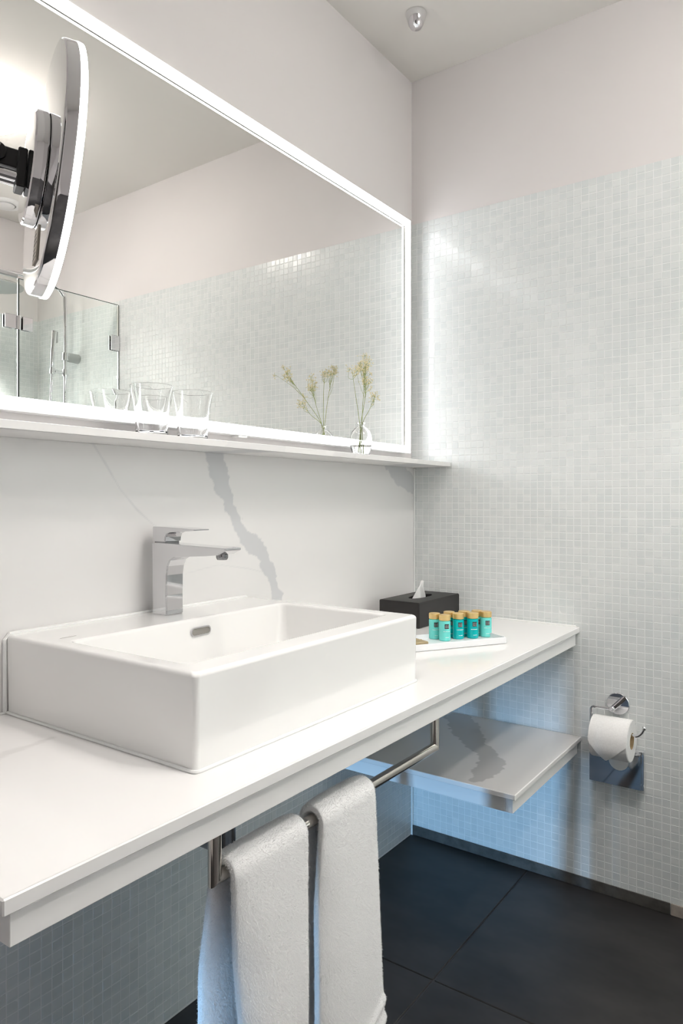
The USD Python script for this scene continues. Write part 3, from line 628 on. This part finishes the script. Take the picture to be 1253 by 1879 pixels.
part('tail_pipe', lathe([(0, .516), (.0110, .516), (.0110, .7155), (0, .7155)], (SX, SY, 0), n=32), M_SIPHON, trap, smooth=40)
part('collar_nut', lathe([(0, .632), (.0145, .632), (.0160, .634), (.0160, .665), (.0145, .668), (0, .668)], (SX, SY, 0), n=32), M_SIPHON, trap, smooth=40)
part('trap_body', lathe([(0, .372), (.013, .372), (.0165, .375), (.0175, .380), (.0175, .468), (.0166, .4685), (.0166, .4705), (.0175, .471), (.0175, .512), (.0165, .514), (.0150, .5155), (0, .5155)], (SX, SY, 0), n=40), M_SIPHON, trap, smooth=30)
part('hose', tube([(SX - .026, SY, .345), (SX - .026, SY, .45), (SX - .026, SY, .58), (SX - .024, SY, .66), (SX - .022, SY, .7155)], .0105, 16), M_SIPHON, trap, smooth=40)
part('waste_pipe', tube([(SX, SY + .0176, .47), (SX, -.004, .47)], .0125, 24), M_SIPHON, trap, smooth=40)
part('wall_rose', lathe([(0, .0), (.034, 0), (.034, .004), (.018, .014), (0, .014)], (SX, -.003, .47), (0, -1, 0), 32), M_SIPHON, trap, smooth=40)

# ------------------------------------------------------------------ towels
def towel(label, xl, xr, flare_l, flare_r, zf, zb, th, gap, seed, bands=(), curl=(.012, .021)):
    """one folded terry towel over the bar: a soft-edged strip swept front-bottom, over the bar, back-bottom"""
    g = np.random.default_rng(seed); rr = .0085 + .002 + th / 2
    S = []
    for z in np.linspace(zf, BZZ, 120, endpoint=False): k = (BZZ - z) / (BZZ - zf); S.append((BYY - rr - gap[0] * k ** 1.2, z, 0, k, 1))
    for a in np.linspace(180, 0, 13): S.append((BYY + rr * math.cos(math.radians(a)), BZZ + rr * math.sin(math.radians(a)), 1 - a / 180, 0, 0))
    for z in np.linspace(BZZ, zb, 36)[1:]: k = (BZZ - z) / (BZZ - zb); S.append((BYY + rr + gap[1] * k ** 1.1, z, 1, k, -1))
    S = np.array(S); P = S[:, :2]; tg = np.gradient(P, axis=0); tg /= np.linalg.norm(tg, axis=1, keepdims=True); nr = np.c_[-tg[:, 1], tg[:, 0]]   # outward (away from the bar)
    n = 56; V = []
    for i in range(len(S)):
        k, side = S[i, 3], S[i, 4]
        x0 = xl + (flare_l[0] if side > 0 else flare_l[1]) * k; x1 = xr + (flare_r[0] if side > 0 else flare_r[1]) * k
        hw, cx = (x1 - x0) / 2, (x0 + x1) / 2; h = th / 2 * (1 + .25 * k * (side > 0))
        m = n // 2
        ring = []
        for j in range(n):
            t = 2 * np.pi * j / n; cs, sn = math.cos(t), math.sin(t)
            px = cx + hw * np.sign(cs) * abs(cs) ** .62; pn = h * np.sign(sn) * abs(sn) ** .42
            ring.append((px, pn))
        ring = np.array(ring)
        w3 = np.c_[ring[:, 0], P[i, 0] + nr[i, 0] * ring[:, 1], P[i, 1] + nr[i, 1] * ring[:, 1]]
        # slow waves of the cloth, and the woven border
        wave = (meshkit.fbm(np.c_[w3[:, 0] * 9, np.full(n, P[i, 0] * 4), w3[:, 2] * 5] + seed, 3, seed) - .5) * .005 * min(1, k * 2)
        out = np.where(ring[:, 1] > 0, 1, 0)
        bump = np.zeros(n)
        if side > 0:
            for zc, slope, amp, wd in bands:
                u = (ring[:, 0] - x0) / (x1 - x0); zl = zc + slope * np.clip(u, 0, 1) ** .6
                bump += amp * np.exp(-((w3[:, 2] - zl) / wd) ** 2)
        d = wave + bump * out
        ul = np.clip(1 - (ring[:, 0] - x0) / (.45 * (x1 - x0)), 0, 1)
        w3[:, 1] += (curl[0] if side > 0 else curl[1]) * ul ** 1.8 * (min(1, k * 4) if side else 0)
        w3[:, 1] += nr[i, 0] * d; w3[:, 2] += nr[i, 1] * d
        V.append(w3)
    ns = len(V); V = np.vstack(V); Fc = []
    for i in range(ns - 1):
        for j in range(n):
            a, b = i * n + j, i * n + (j + 1) % n; Fc += [(a, b, b + n), (a, b + n, a + n)]
    c0 = len(V); V = np.vstack([V, V[:n].mean(0), V[(ns - 1) * n:].mean(0)])
    for j in range(n): Fc += [(c0, (j + 1) % n, j), (c0 + 1, (ns - 1) * n + j, (ns - 1) * n + (j + 1) % n)]
    mesh = trimesh.Trimesh(V, np.array(Fc), process=False)
    if mesh.volume < 0: mesh = trimesh.Trimesh(V, np.array(Fc)[:, ::-1], process=False)
    t = thing('hand_towel', label, 'towel', ((xl + xr) / 2, BYY, zf))
    part('cloth', mesh, M_TOWEL, t, smooth=True)
    # terry pile
    cnt = 150000; tri = mesh.triangles; ar = mesh.area_faces; fi = g.choice(len(ar), cnt, p=ar / ar.sum())
    r1, r2 = np.sqrt(g.random(cnt)), g.random(cnt); T = tri[fi]
    pt = (1 - r1)[:, None] * T[:, 0] + (r1 * (1 - r2))[:, None] * T[:, 1] + (r1 * r2)[:, None] * T[:, 2]
    nm = mesh.face_normals[fi]; d = nm + g.normal(0, .55, (cnt, 3)) + [0, 0, -.25]; d /= np.linalg.norm(d, axis=1, keepdims=True)
    ln = g.uniform(.0010, .0026, cnt)[:, None]
    mid = pt + d * ln * .55; tip = mid + (d + g.normal(0, .5, (cnt, 3)) + [0, 0, -.35]) * ln * .45
    pts = np.stack([pt - nm * .0005, mid, tip], 1).reshape(-1, 3) - OFF[str(t.GetPath())][0]
    c_ = UsdGeom.BasisCurves.Define(stage, str(t.GetPath()) + '/terry_pile')
    c_.CreateTypeAttr('linear'); c_.CreateCurveVertexCountsAttr(Vt.IntArray.FromNumpy(np.full(cnt, 3, np.int32)))
    c_.CreatePointsAttr(Vt.Vec3fArray.FromNumpy(pts.astype(np.float32)))
    c_.CreateWidthsAttr(Vt.FloatArray.FromNumpy(np.tile([.00034, .0003, .0002], cnt).astype(np.float32))); c_.SetWidthsInterpolation('vertex')
    UsdShade.MaterialBindingAPI.Apply(c_.GetPrim()).Bind(M_TOWEL)
    data(c_.GetPrim(), kind='stuff')
towel('folded white terry towel on the rail, next to its left post', -1.382, -1.226, (.062, .006), (-.006, .026), .10, .02, .017, (.004, .020), 3)
towel('folded white terry towel with a ribbed border on the rail, right of the other towel', -1.190, -1.042, (.006, 0), (.034, .02), .06, .02, .017, (.004, .020), 4,
      bands=[(.155, .100, .006, .0075), (.122, .100, .006, .0075), (.092, .095, .005, .007)])

# ------------------------------------------------------------------ ceiling fittings
sp = thing('ceiling_spot', 'small chrome cup fitting on the ceiling near the corner', 'fitting', (-.285, -.177, RZ - .045))
part('cup', lathe([(0, -.0440), (.008, -.0436), (.016, -.0405), (.0210, -.034), (.0262, -.016), (.0300, -.0045), (.0302, -.0012), (.029, -.0004), (0, -.0004)], (-.285, -.177, RZ), n=48), M_CHROME, sp, smooth=30)
ol = thing('opal_ceiling_lamp', 'round glowing opal ceiling lamp seen at the left edge of the mirror', 'lamp', (-.80, -1.30, RZ - .08))
part('shade', lathe([(0, -.085), (.08, -.083), (.125, -.074), (.15, -.058), (.157, -.038), (.150, -.024), (0, -.024)], (-.80, -1.30, RZ), n=64), M_OPAL, ol, smooth=40, label='glowing opal glass shade')
part('base', lathe([(0, -.0235), (.10, -.0235), (.10, -.0005), (0, -.0005)], (-.80, -1.30, RZ), n=40), M_FRAME, ol)
def downlight(x, y, label, power, cone=62.0, soft=0.55, color=WARM):
    t = thing('downlight', label, 'lamp', (x, y, RZ - .012))
    part('trim_ring', lathe([(.036, -.004), (.046, -.004), (.050, -.0005), (.036, -.0005), (.036, -.004)], (x, y, RZ), n=40), M_FRAME, t, smooth=40)
    part('lens', lathe([(0, -.003), (.0355, -.003), (.0355, -.0006), (0, -.0006)], (x, y, RZ), n=32), emit('downlight_lens_%d' % len(taken), WARM, 4.0), t)
    l = UsdLux.SphereLight.Define(stage, str(t.GetPath()) + '/bulb'); l.CreateRadiusAttr(.060); l.CreateIntensityAttr(power); l.CreateColorAttr(Gf.Vec3f(*color))
    sh_ = UsdLux.ShapingAPI.Apply(l.GetPrim()); sh_.CreateShapingConeAngleAttr(cone); sh_.CreateShapingConeSoftnessAttr(soft)
    l.AddTranslateOp().Set(Gf.Vec3d(0, 0, -.052))
downlight(-1.35, -.62, 'recessed round ceiling downlight above the basin', LAMP_DOWN)
downlight(-.80, -2.02, 'recessed narrow ceiling downlight at the back of the shower', LAMP_ROOM, 41.0, 0.22, (1.0, 0.985, 0.98))
downlight(-1.0, -1.75, 'recessed round ceiling downlight above the shower door', LAMP_SHOWER)
vt = thing('ceiling_vent', 'round white vent on the ceiling over the shower', 'vent', (-.268, -2.075, RZ - .02))
part('vent_ring', lathe([(.045, -.010), (.062, -.012), (.072, -.006), (.074, -.0005), (.045, -.0005), (.045, -.010)], (-.268, -2.075, RZ), n=48), M_FRAME, vt, smooth=40)
part('vent_disc', lathe([(0, -.016), (.036, -.015), (.040, -.012), (.040, -.008), (0, -.008)], (-.268, -2.075, RZ), n=40), M_FRAME, vt, smooth=40)

# ------------------------------------------------------------------ shower behind, seen in the mirror
GY, SX0 = -1.591, -.486
sc_ = thing('shower_screen', 'frameless glass shower screen fixed to the mosaic wall', 'shower screen', (-.24, GY, 0))
part('pane', box(SX0 + .003, -.006, GY - .004, GY + .004, .012, 2.002), M_PANE, sc_)
part('pane_edge', [box(SX0 + .003, -.006, GY - .0042, GY + .0042, 2.0021, 2.0050), box(-.0058, -.0028, GY - .0045, GY + .0045, .012, 2.004), box(SX0 + .001, SX0 + .0028, GY - .0042, GY + .0042, .012, 2.004)], M_PANEEDGE, sc_)
part('wall_clamp', [box(-.048, -.0030, GY + .0042, GY + .010, 1.793, 1.861, .001, 1), box(-.048, -.0030, GY - .010, GY - .0042, 1.793, 1.861, .001, 1)], M_CHROME, sc_)
dr = thing('shower_door', 'frameless glass shower door hinged to the glass screen', 'shower door', (-.8, GY, 0))
part('pane', box(-1.15, SX0 - .003, GY - .004, GY + .004, .012, 2.002), M_PANE, dr)
part('top_rail', box(-1.15, SX0 - .004, GY - .007, GY + .007, 2.0055, 2.020, .002, 1), M_SHOWERHEAD, dr)
hg = part('hinge', [box(-.546, -.500, GY + .0042, GY + .011, 1.798, 1.852, .001, 1), box(-.546, -.500, GY - .011, GY - .0042, 1.798, 1.852, .001, 1)], M_CHROME, dr)
part('hinge_plate', [box(-.472, -.428, GY + .0042, GY + .011, 1.798, 1.852, .001, 1), box(-.472, -.428, GY - .011, GY - .0042, 1.798, 1.852, .001, 1)], M_CHROME, sc_)
part('pane_edge', box(SX0 - .0028, SX0 - .0010, GY - .0042, GY + .0042, .012, 2.004), M_PANEEDGE, dr)
part('hinge_pin', lathe([(0, 1.797), (.0125, 1.797), (.0125, 1.853), (0, 1.853)], (SX0, GY, 0), n=20), M_CHROME, hg, smooth=40)
QY = -1.90; QX = -.072
sh = thing('shower_column', 'chrome shower column with overhead rain head, seen in the mirror', 'shower', (QX, QY, .9))
part('riser', tube(bez([(QX, QY, .95), (QX, QY, 1.5), (QX, QY, 2.03), (QX - .012, QY, 2.085), (QX - .05, QY, 2.115), (QX - .12, QY, 2.125), (QX - .27, QY, 2.125), (QX - .325, QY, 2.112), (QX - .338, QY, 2.085), (QX - .338, QY, 2.06)], 10), .0095, 16), M_CHROME, sh, smooth=40)
part('rain_head', lathe([(0, 2.066), (.02, 2.066), (.10, 2.056), (.112, 2.050), (.112, 2.044), (0, 2.044)], (QX - .338, QY, 0), n=48), M_SHOWERHEAD, sh, smooth=40)
part('wall_bracket', lathe([(0, -.0002), (.022, 0), (.022, .062), (.020, .064), (0, .064)], (-.003, QY, 1.793), (-1, 0, 0), 28), M_SHOWERHEAD, sh, smooth=40)
part('clamp_ring', lathe([(.0095, 1.775), (.0175, 1.775), (.0175, 1.811), (.0095, 1.811), (.0095, 1.775)], (QX, QY, 0), n=24), M_CHROME, sh, smooth=40)
part('slider', [tube([(QX, QY, 1.715), (QX - .055, QY, 1.715)], .0075, 14), lathe([(.0095, 1.70), (.0155, 1.70), (.0155, 1.732), (.0095, 1.732), (.0095, 1.70)], (QX, QY, 0), n=20), lathe([(.008, 1.702), (.0135, 1.702), (.0135, 1.728), (.008, 1.728), (.008, 1.702)], (QX - .068, QY, 0), n=20)], M_CHROME, sh, smooth=40)
hsx = QX - .068
hd = thing('hand_shower', 'slim chrome stick hand shower hanging in its holder', 'hand shower', (hsx, QY, 1.70))
part('handle', tube([(hsx, QY, 1.700), (hsx - .001, QY, 1.74), (hsx + .002, QY, 1.80), (hsx + .008, QY, 1.865), (hsx + .012, QY, 1.905)], [.007, .0095, .011, .0125, .0125], 18), M_CHROME, hd, smooth=40)
part('spray_face', obj_ := box(hsx + .014, hsx + .026, QY - .009, QY + .009, 1.85, 1.903, .003, 2), M_SHOWERHEAD, hd, smooth=30)
part('hose', tube(bez([(hsx, QY, 1.70), (hsx - .006, QY, 1.60), (hsx - .010, QY + .004, 1.45), (hsx + .01, QY + .01, 1.2), (hsx + .05, QY, 1.05)], 10), .0065, 12), M_CHROME, hd, smooth=40)
